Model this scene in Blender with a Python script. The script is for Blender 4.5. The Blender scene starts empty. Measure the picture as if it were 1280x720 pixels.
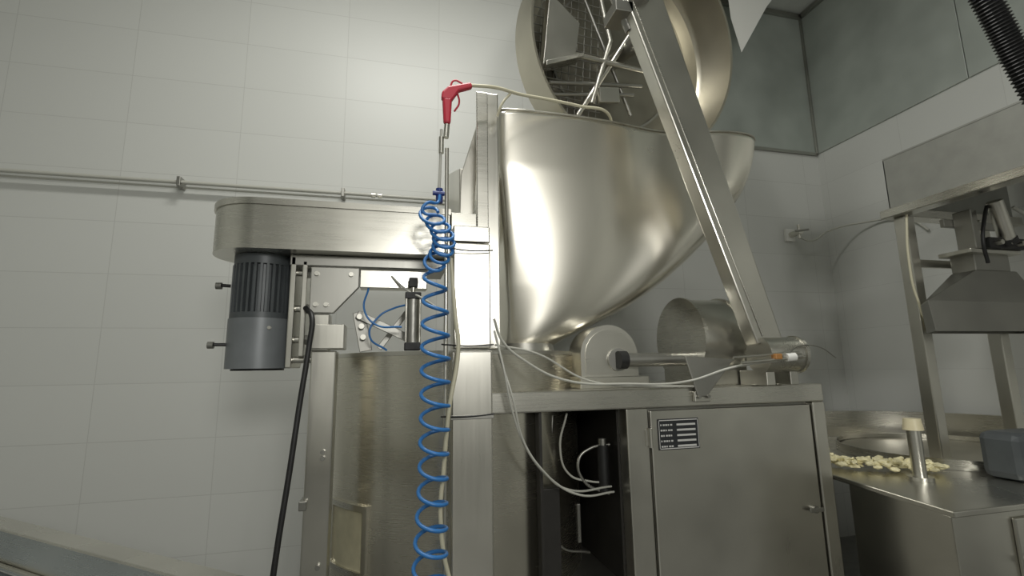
import bpy, bmesh, math, random
from mathutils import Vector, Matrix
random.seed(4)
S=bpy.context.scene
try:
    S.view_settings.view_transform='Standard'; S.view_settings.look='None'
except Exception: pass
COL=S.collection
EMP={}
def empty(name,loc=(0,0,0)):
    o=bpy.data.objects.new(name,None); o.empty_display_size=.1; COL.objects.link(o); EMP[name]=o; return o
# ---------------- materials
def nt(name):
    m=bpy.data.materials.new(name); m.use_nodes=True
    t=m.node_tree; return m,t,t.nodes['Principled BSDF']
def plain(name,col,rough=.5,metal=0,noise=.0,spec=None):
    m,t,b=nt(name); b.inputs['Roughness'].default_value=rough; b.inputs['Metallic'].default_value=metal
    if noise>0:
        tc=t.nodes.new('ShaderNodeTexCoord'); n=t.nodes.new('ShaderNodeTexNoise'); n.inputs['Scale'].default_value=14; n.inputs['Detail'].default_value=5
        r=t.nodes.new('ShaderNodeValToRGB'); r.color_ramp.elements[0].position=.3; r.color_ramp.elements[1].position=.7
        r.color_ramp.elements[0].color=(*[c*(1-noise) for c in col],1); r.color_ramp.elements[1].color=(*[min(1,c*(1+noise)) for c in col],1)
        t.links.new(tc.outputs['Object'],n.inputs['Vector']); t.links.new(n.outputs['Fac'],r.inputs['Fac']); t.links.new(r.outputs['Color'],b.inputs['Base Color'])
    else: b.inputs['Base Color'].default_value=(*col,1)
    return m
def brushed(name,col,rough=.3,stretch=(60,60,2),var=.12,bump=.04,rings=0,metal=1,dark=.82,big=3.5):
    m,t,b=nt(name); b.inputs['Metallic'].default_value=metal
    L=t.links.new; tc=t.nodes.new('ShaderNodeTexCoord'); mp=t.nodes.new('ShaderNodeMapping'); mp.inputs['Scale'].default_value=stretch
    L(tc.outputs['Object'],mp.inputs['Vector'])
    n=t.nodes.new('ShaderNodeTexNoise'); n.inputs['Scale'].default_value=3; n.inputs['Detail'].default_value=6; L(mp.outputs[0],n.inputs['Vector'])
    src=n.outputs['Fac']
    if rings:
        w=t.nodes.new('ShaderNodeTexWave'); w.wave_type='RINGS'; w.rings_direction='Z'; w.inputs['Scale'].default_value=rings; w.inputs['Distortion'].default_value=.6; w.inputs['Detail'].default_value=3
        L(tc.outputs['Object'],w.inputs['Vector']); src=w.outputs['Fac']
    n2=t.nodes.new('ShaderNodeTexNoise'); n2.inputs['Scale'].default_value=big; n2.inputs['Detail'].default_value=2; L(tc.outputs['Object'],n2.inputs['Vector'])
    a=t.nodes.new('ShaderNodeMath'); a.operation='MULTIPLY_ADD'; a.inputs[1].default_value=var; a.inputs[2].default_value=rough-var; L(src,a.inputs[0])
    a2=t.nodes.new('ShaderNodeMath'); a2.operation='MULTIPLY_ADD'; a2.inputs[1].default_value=var; L(n2.outputs['Fac'],a2.inputs[0]); L(a.outputs[0],a2.inputs[2])
    L(a2.outputs[0],b.inputs['Roughness'])
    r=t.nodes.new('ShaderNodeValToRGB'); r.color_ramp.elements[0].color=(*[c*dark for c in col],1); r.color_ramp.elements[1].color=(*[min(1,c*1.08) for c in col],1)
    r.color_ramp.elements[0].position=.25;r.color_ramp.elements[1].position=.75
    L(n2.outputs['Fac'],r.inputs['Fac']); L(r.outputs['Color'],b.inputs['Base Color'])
    if bump>0:
        bp=t.nodes.new('ShaderNodeBump'); bp.inputs['Strength'].default_value=bump; bp.inputs['Distance'].default_value=.01; L(src,bp.inputs['Height']); L(bp.outputs[0],b.inputs['Normal'])
    return m
def tile(name,col,grout,axis,offx):
    m,t,b=nt(name); L=t.links.new
    tc=t.nodes.new('ShaderNodeTexCoord'); s=t.nodes.new('ShaderNodeSeparateXYZ'); c=t.nodes.new('ShaderNodeCombineXYZ'); L(tc.outputs['Object'],s.inputs[0])
    ad=t.nodes.new('ShaderNodeMath'); ad.operation='ADD'; ad.inputs[1].default_value=offx; L(s.outputs[axis],ad.inputs[0]); L(ad.outputs[0],c.inputs[0]); L(s.outputs[2],c.inputs[1])
    k=t.nodes.new('ShaderNodeTexBrick'); k.offset=0; k.squash=1; k.inputs['Scale'].default_value=1; k.inputs['Brick Width'].default_value=.6; k.inputs['Row Height'].default_value=.3
    k.inputs['Mortar Size'].default_value=.0020; k.inputs['Mortar Smooth'].default_value=.3
    k.inputs['Color1'].default_value=(*col,1); k.inputs['Color2'].default_value=(*[x*.97 for x in col],1); k.inputs['Mortar'].default_value=(*grout,1)
    L(c.outputs[0],k.inputs['Vector']); L(k.outputs['Color'],b.inputs['Base Color']); b.inputs['Roughness'].default_value=.42
    bp=t.nodes.new('ShaderNodeBump'); bp.invert=True; bp.inputs['Strength'].default_value=.2; bp.inputs['Distance'].default_value=.003; L(k.outputs['Fac'],bp.inputs['Height'])
    L(bp.outputs[0],b.inputs['Normal'])
    return m
SC=(.68,.665,.605)
STEEL=brushed('stainless_brushed',SC,.30,(60,60,2),.08,.004)
STEELH=brushed('stainless_brushed_horizontal',SC,.28,(2,2,60),.08,.004)
BOWL=brushed('stainless_hopper',(.86,.83,.745),.27,(3,3,3),.012,0,0,1,.97,1.2)
DRUM=brushed('stainless_drum',(.72,.69,.60),.27,(2,2,50),.05,.0)
DARKST=brushed('stainless_dull',(.40,.395,.365),.4,bump=0)
RING=brushed('stainless_spun',(.56,.53,.44),.36,(4,4,4),.05,.008,30)
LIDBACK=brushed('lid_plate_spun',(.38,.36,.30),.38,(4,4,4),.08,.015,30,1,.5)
GALV=brushed('galvanised_panel',(.44,.475,.44),.50,(3,3,3),.10,.01,0,.45)
HOODM=plain('hood_grey',(.36,.365,.335),.42,.5,.06)
MOTG=plain('motor_paint_grey',(.085,.095,.10),.42,.1,.1)
MOTL=plain('motor_cover_grey',(.20,.215,.225),.4,.15,.06)
BLACK=plain('black_rubber',(.012,.012,.012),.5)
INNER=plain('cabinet_interior_shade',(.035,.033,.03),.4,.3,.1)  # near-black base colour stands in for shade inside the cabinet
BLUE=plain('blue_polyurethane',(.04,.19,.50),.3)
RED=plain('red_plastic',(.50,.025,.05),.35)
CREAM=plain('cream_hose',(.62,.59,.44),.35)
CLEARH=plain('grey_hose',(.48,.48,.43),.3)
WHITE=plain('white_plastic',(.78,.78,.74),.4)
KNOB=plain('cream_knob',(.72,.65,.44),.4)
FOOD=plain('pale_food',(.84,.78,.50),.55,0,.12)
ORANGE=plain('orange_plastic',(.42,.20,.06),.4)
YEL=plain('sight_glass_backing',(.50,.47,.33),.35,.2,.15)
LABEL=plain('label_white_print',(.62,.62,.6),.4)
INK=plain('label_ink',(.025,.027,.03),.4)
BELT=plain('belt_blue_grey',(.22,.25,.27),.5,0,.06)
WALLM=tile('wall_tiles_back',(.595,.605,.575),(.485,.49,.465),0,.936)
WALLR=tile('wall_tiles_side',(.60,.61,.58),(.52,.525,.50),1,0)
CEILM=plain('ceiling_panel',(.52,.54,.51),.5,0,.03)
FLOORM=plain('floor_epoxy',(.18,.18,.17),.35,0,.15)
# ---------------- builders
def fin(ob,mat,parent,smooth=False,bevel=0):
    if mat: ob.data.materials.append(mat)
    COL.objects.link(ob)
    if parent: ob.parent=EMP[parent]
    if smooth and ob.type=='MESH':
        for p in ob.data.polygons: p.use_smooth=True
        mo=ob.modifiers.new('es','EDGE_SPLIT'); mo.split_angle=math.radians(40)
    if bevel:
        mo=ob.modifiers.new('bv','BEVEL'); mo.width=bevel; mo.segments=2; mo.limit_method='ANGLE'
    return ob
def mesh(name,v,f,mat,parent=None,smooth=False,bevel=0):
    me=bpy.data.meshes.new(name); me.from_pydata([tuple(p) for p in v],[],f)
    bm=bmesh.new(); bm.from_mesh(me); bmesh.ops.recalc_face_normals(bm,faces=bm.faces); bm.to_mesh(me); bm.free()
    return fin(bpy.data.objects.new(name,me),mat,parent,smooth,bevel)
def box(name,x0,x1,y0,y1,z0,z1,mat,parent=None,bevel=.003):
    v=[(x,y,z) for x in (x0,x1) for y in (y0,y1) for z in (z0,z1)]
    f=[(0,1,3,2),(4,6,7,5),(0,4,5,1),(2,3,7,6),(0,2,6,4),(1,5,7,3)]
    return mesh(name,v,f,mat,parent,False,bevel)
def prism(name,pts,axis,a,b,mat,parent=None,smooth=False,bevel=.003):
    def mk(p,c):
        return {'x':(c,p[0],p[1]),'y':(p[0],c,p[1]),'z':(p[0],p[1],c)}[axis]
    n=len(pts); v=[mk(p,a) for p in pts]+[mk(p,b) for p in pts]
    f=[tuple(range(n)),tuple(range(2*n-1,n-1,-1))]+[(i,(i+1)%n,(i+1)%n+n,i+n) for i in range(n)]
    return mesh(name,v,f,mat,parent,smooth,bevel)
def frame_of(d):
    d=d.normalized(); a=Vector((0,0,1)) if abs(d.z)<.9 else Vector((1,0,0))
    u=d.cross(a).normalized(); return u,d.cross(u)
def cyl(name,p0,p1,r,mat,parent=None,r2=None,n=40,bevel=.002):
    p0,p1=Vector(p0),Vector(p1); r2=r if r2 is None else r2; u,w=frame_of(p1-p0)
    v=[p0+(u*math.cos(t)+w*math.sin(t))*r for t in [2*math.pi*i/n for i in range(n)]]+[p1+(u*math.cos(t)+w*math.sin(t))*r2 for t in [2*math.pi*i/n for i in range(n)]]
    f=[tuple(range(n)),tuple(range(2*n-1,n-1,-1))]+[(i,(i+1)%n,(i+1)%n+n,i+n) for i in range(n)]
    return mesh(name,v,f,mat,parent,True,bevel)
def tube(name,pts,r,mat,parent=None,smooth=True,res=10):
    c=bpy.data.curves.new(name,'CURVE'); c.dimensions='3D'; c.bevel_depth=r; c.bevel_resolution=4; c.use_fill_caps=True
    if smooth:
        s=c.splines.new('BEZIER'); s.bezier_points.add(len(pts)-1)
        for b,p in zip(s.bezier_points,pts): b.co=p; b.handle_left_type=b.handle_right_type='AUTO'
        c.resolution_u=res
    else:
        s=c.splines.new('POLY'); s.points.add(len(pts)-1)
        for b,p in zip(s.points,pts): b.co=(*p,1)
    return fin(bpy.data.objects.new(name,c),mat,parent)
def bar(name,p0,p1,w,th,mat,parent=None):
    p0,p1=Vector(p0),Vector(p1); d=(p1-p0).normalized(); n=Vector((-d.z,0,d.x))*w/2
    q=[p0+n,p1+n,p1-n,p0-n]
    return prism(name,[(a.x,a.z) for a in q],'y',p0.y,p0.y+th,mat,parent,False,.002)
# ---------------- camera
P,R,Yw=math.atan(100/600),0.0164,math.radians(14)
cam=bpy.data.cameras.new('camera');co=bpy.data.objects.new('camera',cam);COL.objects.link(co)
cam.sensor_width=36;cam.lens=36*600/1280;cam.clip_start=.02
f=Vector((math.sin(Yw)*math.cos(P),math.cos(Yw)*math.cos(P),math.sin(P)))
r=Vector((math.cos(Yw),-math.sin(Yw),0));u=r.cross(f)
cu=(u*math.cos(R)+r*math.sin(R)).normalized();cr=f.cross(cu)
M=Matrix((cr,cu,-f)).transposed().to_4x4();M.translation=(0,0,1.25);co.matrix_world=M
S.camera=co
# ---------------- room
XL,XR,YF,YB,ZC=-3.2,3.42,-2.6,3.06,4.27
box('wall_back',XL-.1,XR+.1,YB,YB+.1,0,ZC,WALLM,None,0)
box('wall_right',XR,XR+.1,YF,YB,0,ZC,WALLR,None,0)
box('wall_left',XL-.1,XL,YF,YB,0,ZC,WALLR,None,0)
box('wall_front',XL-.1,XR+.1,YF-.1,YF,0,ZC,WALLM,None,0)
box('floor',XL-.1,XR+.1,YF-.1,YB+.1,-.1,0,FLOORM,None,0)
box('ceiling',XL-.1,XR+.1,YF-.1,YB+.1,ZC,ZC+.1,CEILM,None,0)
empty('galvanised_wall_cladding')
C='galvanised_wall_cladding'
box('panel_back',2.35,XR-.012,YB-.012,YB-.001,2.97,ZC-.01,GALV,C,.002)
box('panel_right_far',XR-.012,XR-.001,1.95,YB-.014,2.97,ZC-.01,GALV,C,.002)
box('panel_right_mid',XR-.012,XR-.001,.75,1.945,2.97,ZC-.01,GALV,C,.002)
box('panel_right_near',XR-.012,XR-.001,-.5,.745,2.97,ZC-.01,GALV,C,.002)
box('corner_trim',XR-.03,XR-.013,YB-.03,YB-.013,2.97,ZC-.01,DARKST,C,.002)
box('lower_trim_back',2.35,XR-.013,YB-.02,YB-.0125,2.955,2.98,DARKST,C,.001)
box('ceiling_trim_back',2.35,XR-.013,YB-.04,YB-.0125,ZC-.05,ZC-.012,DARKST,C,.001)
box('ceiling_trim_right',XR-.04,XR-.0125,-.5,YB-.05,ZC-.05,ZC-.012,DARKST,C,.001)
# wall pipe
empty('wall_pipe'); zt=2.335
tube('pipe',[(-3.19,3.0,zt),(.62,3.0,zt)],.0115,CLEARH,'wall_pipe',False)
tube('pipe_thin',[(-3.19,3.03,zt-.02),(.62,3.03,zt-.02)],.006,CLEARH,'wall_pipe',False)
for i,x in enumerate((-2.5,-1.21,-.32,.45)):
    box('clip_%d'%i,x-.010,x+.010,2.975,3.059,zt-.028,zt+.028,DARKST,'wall_pipe')
for x in (-.14,-.10): cyl('coupling_%d'%(x*100),(x-.012,3.0,zt),(x+.012,3.0,zt),.017,STEEL,'wall_pipe')
# wall outlet tap with hose
empty('wall_tap')
box('plate',2.99,3.07,3.03,3.059,2.20,2.30,WHITE,'wall_tap')
cyl('valve_body',(3.03,3.04,2.25),(3.03,2.93,2.25),.022,STEEL,'wall_tap')
cyl('valve_stem',(3.03,2.95,2.20),(3.03,2.95,2.31),.012,STEEL,'wall_tap')
cyl('valve_lever',(2.98,2.93,2.25),(3.10,2.93,2.27),.008,DARKST,'wall_tap')
tube('tap_hose',[(3.03,2.94,2.20),(3.08,2.9,2.17),(3.2,2.85,2.24),(3.36,2.7,2.27),(3.40,2.4,2.20),(3.40,2.3,2.1)],.007,CLEARH,'wall_tap')
# ---------------- cooking machine
K='cooking_mixer_machine'; empty(K)
YFm=1.68
box('frame_beam_front',.333,1.752,YFm,YFm+.07,1.092,1.166,STEELH,K,.006)
box('frame_beam_right',1.69,1.752,YFm+.071,2.62,1.092,1.166,STEELH,K,.006)
box('frame_post_right',1.69,1.752,YFm,YFm+.06,0.02,1.0915,STEEL,K,.005)
box('frame_post_right_rear',1.69,1.752,2.55,2.61,0.02,1.0915,STEEL,K,.005)
box('side_panel_right',1.70,1.745,YFm+.061,2.549,0.12,1.0915,STEEL,K,.002)
box('frame_post_mid',.85,.938,YFm+.004,YFm+.07,0.02,1.0915,STEEL,K,.004)
box('frame_top_plate',.60,1.69,YFm+.071,2.62,1.15,1.163,STEELH,K,.002)
box('door_panel',.948,1.683,YFm+.006,YFm+.024,.16,1.082,STEEL,K,.005)
box('door_backing',.939,1.69,YFm+.03,YFm+.04,.10,1.0915,DARKST,K,0)
box('kick_panel',.333,1.69,YFm+.02,YFm+.035,.05,.155,DARKST,K,.002)
box('label',.976,1.15,YFm+.002,YFm+.0058,.937,1.05,INK,K,.001)
for nm,q in (('t',(.979,1.147,1.0435,1.0465)),('b',(.979,1.147,.9405,.9435)),('l',(.979,.981,.9405,1.0465)),('r',(1.145,1.147,.9405,1.0465))):
    box('label_border_'+nm,q[0],q[1],YFm+.001,YFm+.0021,q[2],q[3],LABEL,K,0)
for i in range(5):
    z=1.028-i*.0195
    box('label_field_%d'%i,1.055,1.135,YFm+.001,YFm+.0021,z-.0035,z+.0035,LABEL,K,0)
    for j in range(5): box('label_text_%d_%d'%(i,j),.986+j*.0105,.994+j*.0105-(.003 if (i+j)%3==0 else 0),YFm+.001,YFm+.0021,z-.003,z+.003,LABEL,K,0)
for i,z in enumerate((.985,.40)):
    cyl('hinge_%d'%i,(.940,YFm-.004,z-.035),(.940,YFm-.004,z+.035),.008,STEEL,K)
    box('hinge_leaf_%d'%i,.922,.958,YFm-.001,YFm+.004,z-.03,z+.03,STEEL,K,.001)
cyl('latch',(1.645,YFm+.006,.677),(1.645,YFm-.008,.677),.014,DARKST,K)
box('latch_handle',1.61,1.675,YFm-.014,YFm-.008,.669,.685,DARKST,K,.002)
# cabinet interior: dark liner put in where the opening lies in shadow
box('shade_liner_back',.52,.85,2.3,2.31,.05,1.09,INNER,K,0)
box('shade_liner_left',.515,.525,YFm+.02,2.3,.05,1.0915,INNER,K,0)
box('shade_liner_right',.84,.849,YFm+.07,2.3,.05,1.0915,INNER,K,0)
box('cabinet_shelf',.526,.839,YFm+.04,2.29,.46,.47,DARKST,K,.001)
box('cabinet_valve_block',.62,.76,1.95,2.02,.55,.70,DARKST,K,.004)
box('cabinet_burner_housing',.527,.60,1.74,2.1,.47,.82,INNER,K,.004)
cyl('cabinet_filter',(.80,1.80,.78),(.80,1.80,.95),.022,BLACK,K)
cyl('cabinet_filter_cap',(.80,1.80,.95),(.80,1.80,.975),.016,DARKST,K)
# drum
dc=(.289,2.241); dr=.541
cyl('drum_shell',(*dc,.02),(*dc,1.30),dr,DRUM,K,None,160,.004)
cyl('drum_top_plate',(*dc,1.3005),(*dc,1.315),dr+.004,STEEL,K,None,160,.003)
cyl('drum_seam',(*dc,.30),(*dc,.306),dr+.002,DARKST,K,None,160,0)
def arcpatch(name,a0,a1,z0,z1,r0,r1,mat):
    n=10; v=[];fc=[]
    for i in range(n+1):
        a=math.radians(a0+(a1-a0)*i/n)
        for rr in (r0,r1):
            for z in (z0,z1): v.append((dc[0]-math.sin(a)*rr,dc[1]-math.cos(a)*rr,z))
    for i in range(n):
        b=4*i;c=b+4
        fc+= [(b,c,c+1,b+1),(b+2,b+3,c+3,c+2),(b,b+2,c+2,c),(b+1,c+1,c+3,b+3)]
    fc+=[(0,1,3,2),(4*n,4*n+2,4*n+3,4*n+1)]
    return mesh(name,v,fc,mat,K,False,0)
arcpatch('window_glass',43,62,.57,.765,dr,dr+.004,YEL)
arcpatch('window_frame_top',41,64,.765,.785,dr,dr+.012,STEELH)
arcpatch('window_frame_bottom',41,64,.55,.57,dr,dr+.012,STEELH)
arcpatch('window_frame_left',62,64,.57,.765,dr,dr+.012,STEEL)
arcpatch('window_frame_right',41,43,.57,.765,dr,dr+.012,STEEL)
# centre column
box('column_lower',.192,.331,1.62,1.70,.02,1.31,STEEL,K,.006)
box('column_upper',.200,.331,1.64,1.72,1.318,1.69,STEEL,K,.005)
box('column_top',.200,.331,1.645,1.715,1.695,1.755,STEELH,K,.004)
box('column_joint',.188,.335,1.617,1.70,1.085,1.10,DARKST,K,.002)
box('riser_post',.308,.392,1.752,1.80,1.32,2.35,STEEL,K,.005)
box('riser_post_edge',.300,.345,1.735,1.751,1.76,2.34,STEELH,K,.003)
prism('hopper_side_plate',[(.245,1.84),(.30,1.84),(.335,2.31),(.25,2.02)],'y',1.82,1.84,STEEL,K)
prism('hopper_side_gusset',[(1.83,1.84),(2.4,1.84),(2.4,2.25),(1.83,2.05)],'x',.245,.26,STEEL,K)
def stadium(xl,xr,yc,h,n=20):
    p=[(xr,yc-h),(xr,yc+h)]
    for i in range(n+1):
        a=math.pi/2+math.pi*i/n; p.append((xl+h+math.cos(a)*h,yc+math.sin(a)*h))
    return p
prism('belt_cover',stadium(-.628,.195,1.89,.165),'z',1.662,1.815,STEELH,K,True,.004)
prism('belt_cover_lid',stadium(-.634,.199,1.89,.171),'z',1.8155,1.838,STEELH,K,True,.005)
box('belt_cover_end',.2,.299,1.73,2.05,1.70,1.83,STEELH,K,.004)
box('belt_base_plate',-.36,.19,1.80,2.0,1.622,1.661,DARKST,K,.003)
prism('motor_gusset',[(-.286,1.615),(-.122,1.615),(-.122,1.545),(-.205,1.45),(-.286,1.45)],'y',1.78,1.80,DARKST,K)
for i,(x,z) in enumerate(((-.265,1.59),(-.15,1.59),(-.265,1.48),(-.23,1.48))): cyl('gusset_bolt_%d'%i,(x,1.78,z),(x,1.77,z),.008,STEEL,K,n=12,bevel=0)
box('cross_rail',-.121,.12,1.79,1.85,1.545,1.612,STEELH,K,.003)
box('leg_upper',-.283,-.218,1.79,1.86,1.32,1.449,STEEL,K,.004)
box('leg_cap',-.284,-.165,1.785,1.88,1.325,1.412,STEEL,K,.004)
box('leg',-.275,-.192,1.80,1.885,.02,1.32,STEEL,K,.005)
box('leg_flange',-.286,-.262,1.78,1.90,.80,.83,DARKST,K,.003)
for i,z in enumerate((.96,.98,.62)): cyl('leg_bolt_%d'%i,(-.22,1.80,z),(-.22,1.788,z),.008,DARKST,K,n=12,bevel=0)
bar('link_upright',(-.125,1.86,1.465),(-.095,1.86,1.32),.045,.012,DARKST,K)
bar('link_arm',(-.13,1.845,1.455),(.07,1.845,1.36),.03,.01,DARKST,K)
bar('link_arm_b',(-.05,1.90,1.33),(.05,1.90,1.47),.02,.01,DARKST,K)
for i,(x,z) in enumerate(((-.12,1.445),(-.112,1.41),(-.105,1.37),(.05,1.37))): cyl('link_bolt_%d'%i,(x,1.845,z),(x,1.832,z),.010,STEEL,K,n=14,bevel=0)
cyl('air_cylinder_body',(.068,1.76,1.345),(.068,1.76,1.50),.026,DARKST,K)
cyl('air_cylinder_rod',(.068,1.76,1.50),(.068,1.76,1.575),.008,STEEL,K)
box('air_cylinder_head',.040,.096,1.732,1.788,1.50,1.525,BLACK,K)
box('air_cylinder_foot',.040,.096,1.732,1.788,1.318,1.345,BLACK,K)
box('air_cylinder_clevis',.052,.084,1.745,1.775,1.545,1.58,BLACK,K)
for x in(.044,.092): cyl('air_cylinder_tie_%d'%(x*1000),(x,1.735,1.345),(x,1.735,1.50),.004,STEEL,K,n=10,bevel=0)
tube('blue_airline',[(-.02,1.80,1.32),(-.08,1.78,1.37),(-.05,1.78,1.44),(0,1.78,1.47),(.04,1.76,1.48)],.0035,BLUE,K)
tube('blue_airline_b',[(-.09,1.80,1.545),(-.10,1.77,1.46),(-.06,1.77,1.41),(.03,1.75,1.40)],.0035,BLUE,K)
tube('grey_airline',[(-.02,1.80,1.60),(.05,1.75,1.53),(.1,1.72,1.50),(.16,1.66,1.45)],.004,CLEARH,K)
# hopper bowl: flat-left cone with a smooth rounded pouring trough on the right
base=[(0,.06),(.0,.0),(.12,-.005),(.26,-.005),(.38,.005),(.49,.025),(.58,.05),(.66,.045),(.74,.012),(.82,-.02),(.91,-.035),(.99,-.01),(1.03,.07),(1.02,.17),(.95,.30),(.80,.50),(.62,.72),(.45,.92),(.28,1.03),(.08,1.03),(-.01,.85),(0,.5),(0,.2)]
def bsp(pts,sub):
    out=[];n=len(pts)
    for i in range(n):
        p=[Vector((*pts[(i+k)%n],0)) for k in(-1,0,1,2)]
        for s in range(sub):
            t=s/sub; out.append(((1-t)**3*p[0]+(3*t**3-6*t*t+4)*p[1]+(-3*t**3+3*t*t+3*t+1)*p[2]+t**3*p[3])/6)
    return out
prof=bsp(base,8)
px0=min(p.x for p in prof);px1=max(p.x for p in prof);prof=[Vector(((p.x-px0)/(px1-px0),p.y,0)) for p in prof]
def ell(p):
    a=math.atan2((p.y-.45)*1.1,p.x-.5); return Vector((.5+.5*math.cos(a),.5+.5*math.sin(a),0))
elp=[ell(p) for p in prof]
xr_pts=[(1.345,.700),(1.355,.720),(1.375,.765),(1.402,.830),(1.44,.918),(1.494,1.035),(1.56,1.148),(1.64,1.262),(1.737,1.375),(1.83,1.468),(1.936,1.555),(2.05,1.635),(2.168,1.695),(2.26,1.724),(2.342,1.738)]
def lin(z,tab):
    for (z0,a),(z1,b) in zip(tab,tab[1:]):
        if z<=z1: return a+(b-a)*(z-z0)/(z1-z0)
    return tab[-1][1]
def smooth_tab(z):
    return sum(lin(min(2.342,max(1.345,z+d)),xr_pts) for d in (-.03,-.02,-.01,0,.01,.02,.03))/7
v=[];fc=[];n=len(prof);rows=0; NL=70
for j in range(NL+1):
    s=j/NL; s=s**1.5; z=1.345+(2.342-1.345)*s
    xl=.435-.025*min(1,s*4); xr=smooth_tab(z) if z>1.39 else lin(z,xr_pts)
    w=s**.55
    yf=1.96-(1.96-1.838)*w; yb=2.20+(2.75-2.20)*w
    k=max(0,min(1,s/.75)); k=k**.6
    for p,e in zip(prof,elp):
        q=p*k+e*(1-k)
        v.append((xl+(xr-xl)*q.x,yf+(yb-yf)*q.y,z))
    rows+=1
for j in range(rows-1):
    for i in range(n): fc.append((j*n+i,j*n+(i+1)%n,(j+1)*n+(i+1)%n,(j+1)*n+i))
fc.append(tuple(range(n)))
hb=mesh('hopper_bowl',v,fc,BOWL,K,True)
hb.modifiers.remove(hb.modifiers['es']); so=hb.modifiers.new('so','SOLIDIFY'); so.thickness=.006; so.offset=-1
rim=[v[(rows-1)*n+i] for i in range(n)]; rim.append(rim[0])
tube('hopper_rim',rim,.004,STEEL,K,False)
cyl('hopper_neck',(.565,2.06,1.312),(.565,2.06,1.352),.135,STEEL,K,.125)
# lid dish
lidM=Vector((1.25,2.08,2.97)); nrm=Vector((.12,-.98,-.16)).normalized()
side=Vector((0,0,1)).cross(nrm).normalized(); up=nrm.cross(side)
LM=Matrix((side,up,nrm)).transposed().to_4x4(); LM.translation=lidM-nrm*.26
def lathe(name,prof,mat,parent,n=96):
    v=[(rr*math.cos(2*math.pi*i/n),rr*math.sin(2*math.pi*i/n),z) for rr,z in prof for i in range(n)]
    fc=[(j*n+i,j*n+(i+1)%n,(j+1)*n+(i+1)%n,(j+1)*n+i) for j in range(len(prof)-1) for i in range(n)]
    return mesh(name,v,fc,mat,parent,True)
def inlid(o): o.matrix_local=LM; return o
inlid(lathe('lid_dish_wall',[(.52,0),(.60,.012),(.622,.04),(.624,.26),(.637,.262),(.637,.245),(.630,.24),(.630,.03),(.60,-.002),(.52,-.01)],RING,K))
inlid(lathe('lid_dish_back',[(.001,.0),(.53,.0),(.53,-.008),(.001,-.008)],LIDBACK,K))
inlid(lathe('lid_back_rib',[(.40,.0),(.40,.015),(.412,.015),(.412,.0)],DARKST,K))
T=lambda *a,**k: inlid(tube(*a,**k))
def LP(X,Z,d): return ((X-lidM.x)*(1 if side.x>0 else -1),(Z-lidM.z),d)
for i in range(10):
    x=.72+i*.045; h=math.sqrt(max(0,.58**2-(x-1.25)**2)); T('screen_wire_v%d'%i,[LP(x,2.97-h,.03),LP(x,2.97+h,.03)],.003,DARKST,K,smooth=False)
for i in range(20):
    z=2.50+i*.046; h=math.sqrt(max(0,.58**2-(z-2.97)**2)); T('screen_wire_h%d'%i,[LP(1.25-h,z,.037),LP(1.15,z,.037)],.003,DARKST,K,smooth=False)
T('stirrer_pipe_a',[LP(.80,2.86,.17),LP(1.35,2.86,.17)],.014,STEEL,K,smooth=False)
T('stirrer_pipe_b',[LP(.78,2.70,.14),LP(1.35,2.79,.14)],.012,DARKST,K,smooth=False)
T('stirrer_pipe_b2',[LP(.80,2.64,.14),LP(1.30,2.73,.14)],.010,DARKST,K,smooth=False)
T('stirrer_pipe_c',[LP(.98,3.45,.15),LP(1.12,2.98,.17),LP(1.02,2.62,.17)],.013,STEEL,K,smooth=False)
T('stirrer_pipe_d',[LP(1.28,3.1,.16),LP(.95,2.55,.14)],.014,STEEL,K,smooth=False)
T('stirrer_pipe_e',[LP(.84,3.45,.12),LP(1.3,2.62,.12)],.010,DARKST,K,smooth=False)
T('stirrer_shaft',[LP(1.25,2.97,.0),LP(1.25,2.97,.30)],.045,DARKST,K,smooth=False)
def lprism(name,pts,d0,d1,mat):
    return inlid(prism(name,[LP(x,z,0)[:2] for x,z in pts],'z',d0,d1,mat,K))
lprism('stirrer_paddle_a',[(.72,2.76),(.90,2.84),(.92,3.02),(.74,3.14)],.14,.19,STEEL)
lprism('stirrer_paddle_a_lip',[(.72,2.74),(.93,2.83),(.93,2.85),(.72,2.765)],.13,.23,STEELH)
lprism('stirrer_paddle_b',[(1.05,2.62),(1.17,2.64),(1.16,2.72),(1.04,2.70)],.18,.21,STEEL)
# arm (tapered box section)
prism('lid_arm',[(.885,2.83),(1.055,2.89),(1.505,1.345),(1.385,1.325)],'y',1.60,1.67,STEEL,K,False,.006)
prism('lid_arm_strap',[(.92,2.80),(.932,2.81),(1.414,1.36),(1.408,1.355)],'y',1.597,1.60,STEELH,K,False,.001)
cyl('arm_head_pivot',(.97,1.57,2.80),(.97,1.70,2.80),.055,DARKST,K)
tube('arm_head_pipe',[(.97,1.68,2.80),(1.02,1.8,2.87),(1.2,1.95,2.95),(1.25,2.1,2.97)],.03,DARKST,K)
cyl('arm_head_bolt',(.97,1.555,2.80),(.97,1.571,2.80),.022,DARKST,K,n=6,bevel=0)
box('arm_head_clamp',.86,.94,1.60,1.72,2.70,2.75,DARKST,K)
tube('arm_head_bar',[(.84,1.66,2.92),(.95,1.66,2.66)],.02,DARKST,K,smooth=False)
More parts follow.
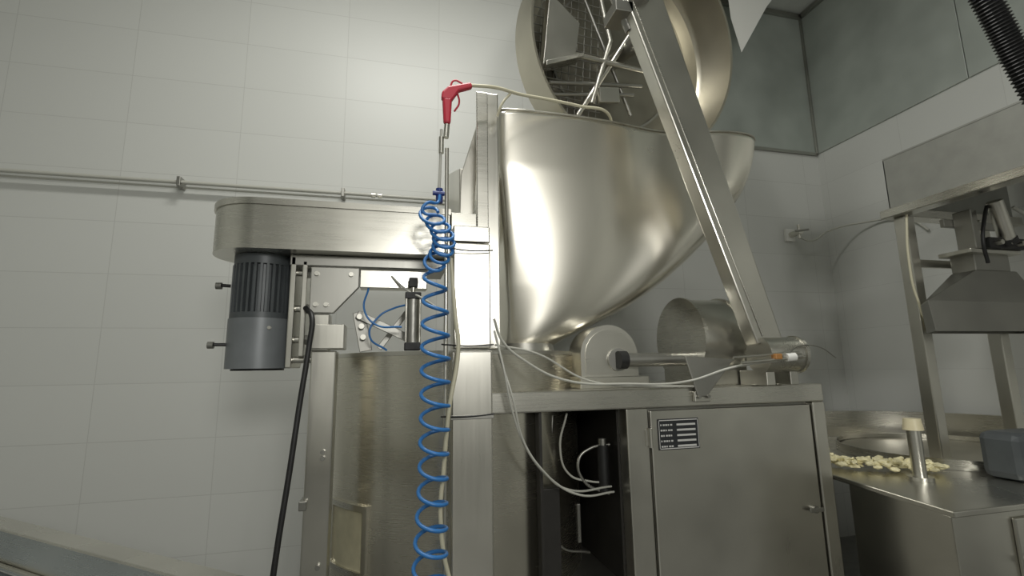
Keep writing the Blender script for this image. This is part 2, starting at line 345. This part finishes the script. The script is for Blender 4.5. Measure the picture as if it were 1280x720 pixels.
# tilt shaft group on top plate
box('bearing_base',.72,1.02,1.80,2.05,1.163,1.21,STEELH,K,.004)
def dshape(xc,w,z0,zc,n=24): return [(xc-w,z0),(xc+w,z0)]+[(xc+w*math.cos(math.pi*i/n),zc+w*math.sin(math.pi*i/n)) for i in range(n+1)]
prism('bearing_housing',dshape(.868,.127,1.21,1.293),'y',1.84,1.98,STEEL,K,True,.010)
prism('bearing_housing_face',dshape(.868,.108,1.222,1.293),'y',1.834,1.84,STEELH,K,True,.003)
cyl('bearing_boss',(.90,1.84,1.277),(.90,1.822,1.277),.046,DARKST,K)
cyl('tilt_shaft',(.90,1.80,1.275),(1.26,1.80,1.275),.028,DARKST,K)
cyl('tilt_shaft_collar',(.885,1.80,1.275),(.92,1.80,1.275),.036,BLACK,K)
cyl('gear_housing',(1.25,1.90,1.36),(1.43,1.90,1.36),.180,STEEL,K,None,64,.012)
cyl('gear_housing_flange',(1.235,1.90,1.36),(1.25,1.90,1.36),.188,STEELH,K,None,64,.003)
cyl('gear_housing_flange_right',(1.43,1.90,1.36),(1.445,1.90,1.36),.188,STEELH,K,None,64,.003)
box('gear_housing_base',1.24,1.46,1.76,2.05,1.163,1.25,STEEL,K,.006)
cyl('arm_hub',(1.40,1.62,1.285),(1.56,1.62,1.285),.070,STEEL,K,None,48,.008)
cyl('arm_hub_end',(1.56,1.62,1.285),(1.575,1.62,1.285),.075,STEELH,K,None,48,.004)
cyl('arm_hub_face',(1.575,1.62,1.285),(1.59,1.62,1.285),.035,DARKST,K)
box('arm_hub_foot_a',1.41,1.45,1.60,1.75,1.167,1.225,STEEL,K)
box('arm_hub_foot_b',1.52,1.56,1.60,1.75,1.167,1.225,STEEL,K)
prism('cable_bracket',[(1.095,1.285),(1.32,1.27),(1.30,1.255),(1.18,1.13),(1.14,1.13)],'y',1.655,1.663,DARKST,K)
box('cable_bracket_foot',1.13,1.20,1.662,1.679,1.11,1.15,STEEL,K)
for x in(1.145,1.185): cyl('bracket_bolt_%d'%(x*1000),(x,1.66,1.13),(x,1.65,1.13),.007,DARKST,K,n=12,bevel=0)
tube('sensor_rod',[(1.25,1.535,1.255),(1.52,1.52,1.275)],.006,STEEL,K,smooth=False)
tube('sensor_rod_b',[(1.22,1.54,1.275),(1.50,1.525,1.292)],.004,STEEL,K,smooth=False)
box('sensor_body',1.385,1.415,1.515,1.54,1.266,1.287,ORANGE,K)
cyl('sensor_fitting',(1.44,1.525,1.272),(1.475,1.52,1.275),.015,WHITE,K)
cyl('sensor_knob',(1.475,1.52,1.275),(1.50,1.515,1.277),.010,STEEL,K)
tube('sensor_whisker',[(1.45,1.52,1.29),(1.52,1.54,1.315),(1.64,1.56,1.31),(1.73,1.58,1.27)],.002,DARKST,K)
H=lambda n,p,r=.0055,m=CLEARH: tube(n,p,r,m,K)
H('hose_a',[(.34,1.63,1.42),(.37,1.64,1.345),(.46,1.65,1.27),(.60,1.655,1.205),(.85,1.655,1.185),(1.1,1.65,1.19),(1.25,1.58,1.24),(1.4,1.53,1.262)],.0045)
H('hose_b',[(.345,1.64,1.33),(.5,1.66,1.30),(.70,1.67,1.20),(.95,1.66,1.175),(1.12,1.65,1.17)],.0038)
H('hose_c',[(.345,1.65,1.38),(.37,1.62,1.25),(.40,1.62,1.10),(.45,1.64,.98),(.53,1.66,.88),(.66,1.70,.80),(.82,1.76,.785)],.004)
H('hose_d',[(.36,1.65,1.30),(.40,1.62,1.15),(.44,1.63,1.0),(.51,1.64,.90),(.62,1.70,.82),(.82,1.78,.80)],.004)
H('hose_e',[(.64,1.75,1.08),(.62,1.78,.95),(.66,1.80,.85),(.74,1.8,.82),(.82,1.80,.81)],.004,CLEARH)
H('hose_f',[(.83,1.80,.95),(.75,1.80,.94),(.70,1.80,.90),(.72,1.80,.82),(.82,1.80,.77)],.006,DARKST)
H('hose_g',[(.60,1.8,1.07),(.58,1.8,.8),(.62,1.82,.6),(.75,1.85,.55)],.005,DARKST)
tube('hose_pole',[(.170,1.60,.02),(.170,1.60,2.02)],.007,STEEL,K,smooth=False)
H('hose_cream',[(.185,1.59,1.62),(.20,1.585,1.42),(.21,1.585,1.32),(.18,1.58,1.12),(.165,1.58,.95),(.155,1.575,.80),(.185,1.57,.62),(.25,1.57,.48),(.33,1.57,.40)],.007,CREAM)
for i,z in enumerate((1.66,1.33,1.10)): tube('cable_tie_%d'%i,[(.155,1.588,z),(.25,1.612,z-.005),(.335,1.615,z)],.0025,BLACK,K)
# ---------------- motor
MO='electric_motor'; empty(MO); mx,my=-.462,1.89
def gear(r0,r1,nf):
    p=[]
    for i in range(nf):
        a=2*math.pi*i/nf; w=2*math.pi/nf
        for da,rr in((0,r0),(.5,r0),(.55,r1),(.95,r1)): p.append((mx+rr*math.cos(a+w*da),my+rr*math.sin(a+w*da)))
    return p
prism('finned_body',gear(.084,.101,32),'z',1.455,1.625,MOTG,MO,False,0)
cyl('drive_flange',(mx,my,1.626),(mx,my,1.661),.098,MOTG,MO)
cyl('end_ring',(mx,my,1.435),(mx,my,1.4545),.101,MOTG,MO)
cyl('fan_cover',(mx,my,1.262),(mx,my,1.4345),.104,MOTL,MO,None,48,.008)
cyl('fan_grille',(mx,my,1.2555),(mx,my,1.2615),.085,BLACK,MO)
box('terminal_box',mx-.03,mx+.06,my+.09,my+.15,1.46,1.58,MOTG,MO,.006)
box('mount_plate',-.357,-.338,1.80,1.99,1.262,1.655,STEEL,MO,.004)
box('mount_slide_plate',-.318,-.300,1.80,1.99,1.30,1.640,STEEL,MO,.004)
for i,z in enumerate((1.60,1.47,1.36,1.29)):
    cyl('mount_bolt_%d'%i,(-.34,1.83,z),(-.27,1.83,z),.012,STEEL,MO,n=12)
    cyl('mount_nut_%d'%i,(-.30,1.83,z),(-.285,1.83,z),.019,DARKST,MO,n=6,bevel=0)
for i,(z,l) in enumerate(((1.55,.02),(1.345,.03))):
    cyl('lifting_bolt_%d'%i,(mx-.095,my-.04,z),(mx-.10-l,my-.05,z),.006,BLACK,MO,n=12)
    cyl('lifting_bolt_head_%d'%i,(mx-.10-l,my-.05,z-.002),(mx-.118-l,my-.05,z-.002),.012,DARKST,MO,n=12)
cyl('flange_screw',(mx+.05,my-.09,1.40),(mx+.05,my-.098,1.40),.006,STEEL,MO,n=12)
empty('power_cable')
tube('cable',[(-.30,1.80,1.47),(-.268,1.74,1.43),(-.27,1.72,1.33),(-.285,1.70,1.15),(-.30,1.68,.95),(-.32,1.66,.72),(-.335,1.65,.5),(-.36,1.64,.02)],.009,BLACK,'power_cable')
# ---------------- blow gun
G='air_blow_gun'; empty(G); gy=1.60
prism('gun_body',[(.148,2.205),(.150,2.232),(.172,2.256),(.255,2.283),(.262,2.264),(.212,2.243),(.195,2.215),(.185,2.20)],'y',gy-.012,gy+.012,RED,G,False,.006)
prism('gun_grip',[(.152,2.212),(.187,2.212),(.182,2.112),(.157,2.112)],'y',gy-.012,gy+.012,RED,G,False,.008)
tube('gun_trigger',[(.205,gy,2.242),(.213,gy,2.20),(.196,gy,2.165)],.0035,RED,G)
tube('gun_hook',[(.18,gy,2.258),(.195,gy,2.286),(.225,gy,2.278)],.0035,RED,G)
cyl('gun_inlet',(.170,gy,2.11),(.166,gy,2.06),.010,STEEL,G)
cyl('gun_coupler',(.150,gy,2.06),(.150,gy,2.00),.009,STEEL,G)
tube('gun_feed_hose',[(.15,gy,2.09),(.148,gy,2.0),(.146,gy,1.92),(.143,gy,1.85)],.005,CLEARH,G)
tube('gun_outlet_hose',[(.255,gy,2.275),(.35,1.62,2.292),(.46,1.68,2.315),(.60,1.74,2.345),(.76,1.80,2.37),(.93,1.86,2.385),(1.0,2.0,2.34)],.0065,CREAM,G)
tube('gun_branch_hose',[(.42,1.66,2.30),(.385,1.66,2.25),(.372,1.68,2.21)],.005,CREAM,G)
# ---------------- coiled hose
Cn='coiled_air_hose'; empty(Cn)
pts=[]
N=16*20
for i in range(N+1):
    t=i/N; a=2*math.pi*16.5*t; z=1.58-1.18*(t**.97); rr=.032+.014*min(1,t*2.2)+.004*math.sin(9*t)
    pts.append((.125+rr*math.cos(a)+.006*math.sin(5*t),1.53+rr*math.sin(a)*.9,z+.009*math.sin(a)))
tube('coil_hanging',pts,.0060,BLUE,Cn,False)
pts=[]; N=7*18
for i in range(N+1):
    t=i/N; a=2*math.pi*7*t
    cx=.10+.055*math.sin(math.pi*t*.9); cz=1.76-.18*t; rr=.036
    pts.append((cx+rr*math.cos(a)*.95,1.53+rr*math.sin(a)*.5,cz+rr*math.sin(a)*.75))
pts.append((.15,1.53,1.58))
tube('coil_bundle',pts,.0055,BLUE,Cn,False)
tube('coil_lead',[(.143,1.56,1.83),(.135,1.55,1.80),(.10,1.53,1.79),(.085,1.53,1.76),(.13,1.53,1.75)],.0052,BLUE,Cn)
BF=plain('blue_fitting',(.02,.04,.2),.35)
cyl('coil_fitting',(.143,1.58,1.81),(.143,1.58,1.86),.012,BF,Cn)
cyl('coil_fitting_valve',(.12,1.575,1.842),(.160,1.575,1.842),.008,BF,Cn)
# ---------------- hood + posts
Hd='weigher_hood_frame'; empty(Hd)
hx0,hx1,hy0,hy1=2.5,3.38,.45,1.86
box('hood_side',hx0,hx0+.01,hy0,hy1,2.03,2.30,HOODM,Hd,.003)
box('hood_back',hx0,hx1,hy1-.01,hy1,2.03,2.30,HOODM,Hd,.003)
box('hood_top',hx0,hx1,hy0,hy1,2.30,2.31,HOODM,Hd,.002)
box('hood_lip_side',hx0-.03,hx0+.05,hy0,hy1+.03,1.985,2.03,STEELH,Hd,.004)
box('hood_lip_back',hx0+.051,hx1,hy1-.05,hy1+.03,1.985,2.03,STEELH,Hd,.004)
box('post_front',2.515,2.575,1.80,1.86,.02,1.985,STEEL,Hd,.005)
box('post_rear',3.0,3.06,1.78,1.84,.02,1.985,STEEL,Hd,.005)
box('cross_brace',2.575,3.0,1.81,1.83,1.72,1.76,STEEL,Hd,.003)
tube('brace_cable',[(2.50,1.78,1.98),(2.47,1.78,1.75),(2.50,1.79,1.55),(2.56,1.78,1.42),(2.62,1.7,1.40)],.006,CREAM,Hd)
# chute
Ch='discharge_chute'; empty(Ch)
v=[(2.29,1.60,1.515),(3.02,1.60,1.515),(3.10,1.76,1.515),(2.47,1.76,1.515),
   (2.31,1.60,1.38),(3.02,1.60,1.38),(3.10,1.76,1.38),(2.48,1.76,1.38),
   (2.68,1.64,1.675),(2.95,1.64,1.675),(2.95,1.76,1.675),(2.70,1.76,1.675)]
mesh('chute_box',v,[(0,4,5,1),(1,5,6,2),(2,6,7,3),(3,7,4,0),(0,1,9,8),(1,2,10,9),(2,3,11,10),(3,0,8,11),(8,9,10,11)],DARKST,Ch,False,.004)
box('chute_neck',2.70,2.93,1.65,1.755,1.675,1.77,DARKST,Ch,.004)
box('chute_flange',2.64,2.97,1.62,1.765,1.755,1.775,STEEL,Ch,.003)
cyl('chute_cylinder',(2.86,1.60,1.82),(2.78,1.58,2.0),.032,STEEL,Ch)
cyl('chute_cylinder_cap',(2.87,1.602,1.80),(2.855,1.6,1.825),.037,BLACK,Ch)
box('chute_valve_block',2.74,2.98,1.60,1.70,1.776,1.83,BLACK,Ch,.006)
box('chute_bracket',2.68,2.72,1.62,1.70,1.776,1.97,DARKST,Ch,.004)
box('chute_bracket_cross',2.62,2.98,1.70,1.72,1.90,1.94,DARKST,Ch,.003)
tube('chute_hose',[(2.76,1.60,1.98),(2.70,1.58,1.92),(2.66,1.58,1.80),(2.70,1.60,1.70)],.008,BLACK,Ch)
tube('chute_hose_b',[(2.90,1.58,1.98),(2.98,1.56,1.90),(2.95,1.56,1.80)],.008,CLEARH,Ch)
for i,x in enumerate((2.78,2.85,2.92)): cyl('chute_fitting_%d'%i,(x,1.60,1.80),(x,1.575,1.80),.012,STEEL,Ch,n=14)
# ---------------- feed table + basin
Ft='feed_table'; empty(Ft)
prism('table_top',[(1.73,1.23),(3.38,1.23),(3.38,1.9),(3.2,2.35),(2.9,2.58),(2.6,2.66),(2.25,2.58),(1.95,2.3),(1.87,1.95)],'z',.76,.78,STEELH,Ft,False,.004)
prism('table_cabinet',[(1.745,1.25),(2.9,1.25),(2.9,1.75),(1.90,1.75)],'z',.05,.759,STEEL,Ft,False,.004)
box('table_door',2.0,2.88,1.238,1.2495,.08,.735,STEEL,Ft,.004)
cyl('table_handle',(2.04,1.238,.60),(2.04,1.215,.60),.018,DARKST,Ft)
def arcwall(name,cx,cy,rad,a0,a1,z0,z1,th,mat,par,n=48):
    v=[];fc=[]
    for i in range(n+1):
        a=math.radians(a0+(a1-a0)*i/n)
        for rr in(rad,rad+th):
            for z in(z0,z1): v.append((cx+rr*math.cos(a),cy+rr*math.sin(a),z))
    for i in range(n):
        b=4*i;c=b+4; fc+=[(b,c,c+1,b+1),(b+2,b+3,c+3,c+2),(b,b+2,c+2,c),(b+1,c+1,c+3,b+3)]
    if a1-a0<360: fc+=[(0,1,3,2),(4*n,4*n+2,4*n+3,4*n+1)]
    return mesh(name,v,fc,mat,par,True)
arcwall('basin_wall',2.61,1.90,.74,-5,178,.781,.93,.006,STEELH,Ft)
arcwall('basin_rim',2.61,1.90,.733,-5,178,.925,.94,.03,STEELH,Ft)
arcwall('basin_inner_ring',2.75,1.95,.46,0,360,.781,.825,.006,STEELH,Ft)
cyl('turntable_disc',(2.75,1.95,.781),(2.75,1.95,.80),.45,RING,Ft,None,64)
cyl('guide_post',(2.07,1.577,.781),(2.07,1.577,.975),.024,STEEL,Ft)
cyl('guide_post_base',(2.07,1.577,.7805),(2.07,1.577,.795),.045,STEEL,Ft)
cyl('guide_knob',(2.07,1.577,.975),(2.07,1.577,1.02),.036,KNOB,Ft,.030,24,.006)
box('sensor_box',2.36,2.62,1.40,1.55,.781,.965,MOTG,Ft,.03)
bm=bmesh.new()
for i in range(190):
    t=random.random(); x=1.94+.30*t+max(-.05,min(.07,random.gauss(0,.03))); y=1.88-.22*t+max(-.08,min(.08,random.gauss(0,.04)))
    m4=Matrix.Translation((x,y,.796+random.random()*.030))@Matrix.Rotation(random.random()*6,4,'Z')@Matrix.Rotation(random.uniform(-.45,.45),4,'X')@Matrix.Diagonal((random.uniform(.012,.026),random.uniform(.010,.015),random.uniform(.006,.011),1))
    bmesh.ops.create_icosphere(bm,subdivisions=1,radius=1,matrix=m4)
for vv in bm.verts:
    vv.co+=Vector((random.uniform(-.003,.003),random.uniform(-.003,.003),random.uniform(-.001,.002))); vv.co.z=max(vv.co.z,.7812)
me=bpy.data.meshes.new('food_pieces'); bm.to_mesh(me); bm.free(); fin(bpy.data.objects.new('food_pieces',me),FOOD,None)
# ---------------- conveyor lower left
Cv='conveyor'; empty(Cv)
d=Vector((-.833,.673,0)).normalized(); nn=Vector((-d.y,d.x,0)); nn=nn if nn.y<0 else -nn
A=Vector((-.267,1.134,0)); a=A-d*.55; b=A+d*2.1
def beam(name,off0,off1,z0,z1,mat):
    q=[a+nn*off0,b+nn*off0,b+nn*off1,a+nn*off1]
    return prism(name,[(p.x,p.y) for p in q],'z',z0,z1,mat,Cv,False,.004)
beam('rail_far',0,.06,.765,.85,STEELH); beam('rail_far_flange',.061,.075,.765,.775,STEELH)
beam('rail_near',.42,.455,.765,.85,STEELH)
beam('belt',.055,.419,.74,.75,BELT)
for i,(s,o) in enumerate(((0.15,.01),(2.3,.01),(.15,.43),(2.3,.43))):
    p=a+d*s+nn*o; box('leg_%d'%i,p.x-.02,p.x+.02,p.y-.02,p.y+.02,.0,.7649,STEEL,Cv)
# ---------------- black corrugated hose upper right
v=[];fc=[]
path=[Vector(p) for p in((1.05,1.0,4.26),(1.45,1.0,3.45),(1.76,1.0,2.74),(1.905,1.0,2.43),(2.03,1.0,2.15),(2.19,.98,1.75),(2.24,.95,1.3),(2.26,.92,.02))]
def crp(path,q):
    i=min(int(q),len(path)-2);t=q-i;p=[path[max(0,min(len(path)-1,i+k))] for k in(-1,0,1,2)]
    return .5*((2*p[1])+(-p[0]+p[2])*t+(2*p[0]-5*p[1]+4*p[2]-p[3])*t*t+(-p[0]+3*p[1]-3*p[2]+p[3])*t**3)
ns=700;nr=16
for i in range(ns+1):
    q=i/ns*(len(path)-1); c=crp(path,q); dd=crp(path,min(len(path)-1,q+.01))-crp(path,max(0,q-.01)); u1,w1=frame_of(dd)
    rr=.036+.005*math.sin(i*math.pi/2.0+.5)
    for k in range(nr): v.append(c+(u1*math.cos(2*math.pi*k/nr)+w1*math.sin(2*math.pi*k/nr))*rr)
for i in range(ns):
    for k in range(nr): fc.append((i*nr+k,i*nr+(k+1)%nr,(i+1)*nr+(k+1)%nr,(i+1)*nr+k))
mesh('black_corrugated_hose',v,fc,BLACK,None,False)
prism('plastic_sheet',[(2.28,4.25),(2.95,4.25),(2.62,3.85),(2.36,3.44),(2.30,3.70)],'y',2.60,2.604,WHITE,None,False,0)
# ---------------- lights
def area(name,loc,tgt,sx,sy,e,col):
    l=bpy.data.lights.new(name,'AREA'); l.shape='RECTANGLE'; l.size=sx; l.size_y=sy; l.energy=e; l.color=col
    o=bpy.data.objects.new(name,l); o.location=loc; o.rotation_euler=(Vector(tgt)-Vector(loc)).to_track_quat('-Z','Y').to_euler(); COL.objects.link(o)
area('ceiling_light',(.1,1.3,4.22),(.1,1.3,0),1.3,.35,57,(1,.99,.94))
area('ceiling_light.001',(-.2,-1.4,4.22),(-.2,-1.4,0),1.3,.35,24,(1,.98,.93))
area('metal_highlight_light',(.6,-2.3,2.2),(1.0,2,1.7),.8,.5,44,(1,.985,.94))  # unseen light added behind the camera to put highlights on the metal
w=bpy.data.worlds.new('world'); S.world=w; w.use_nodes=True; w.node_tree.nodes['Background'].inputs[0].default_value=(.5,.52,.5,1); w.node_tree.nodes['Background'].inputs[1].default_value=.15
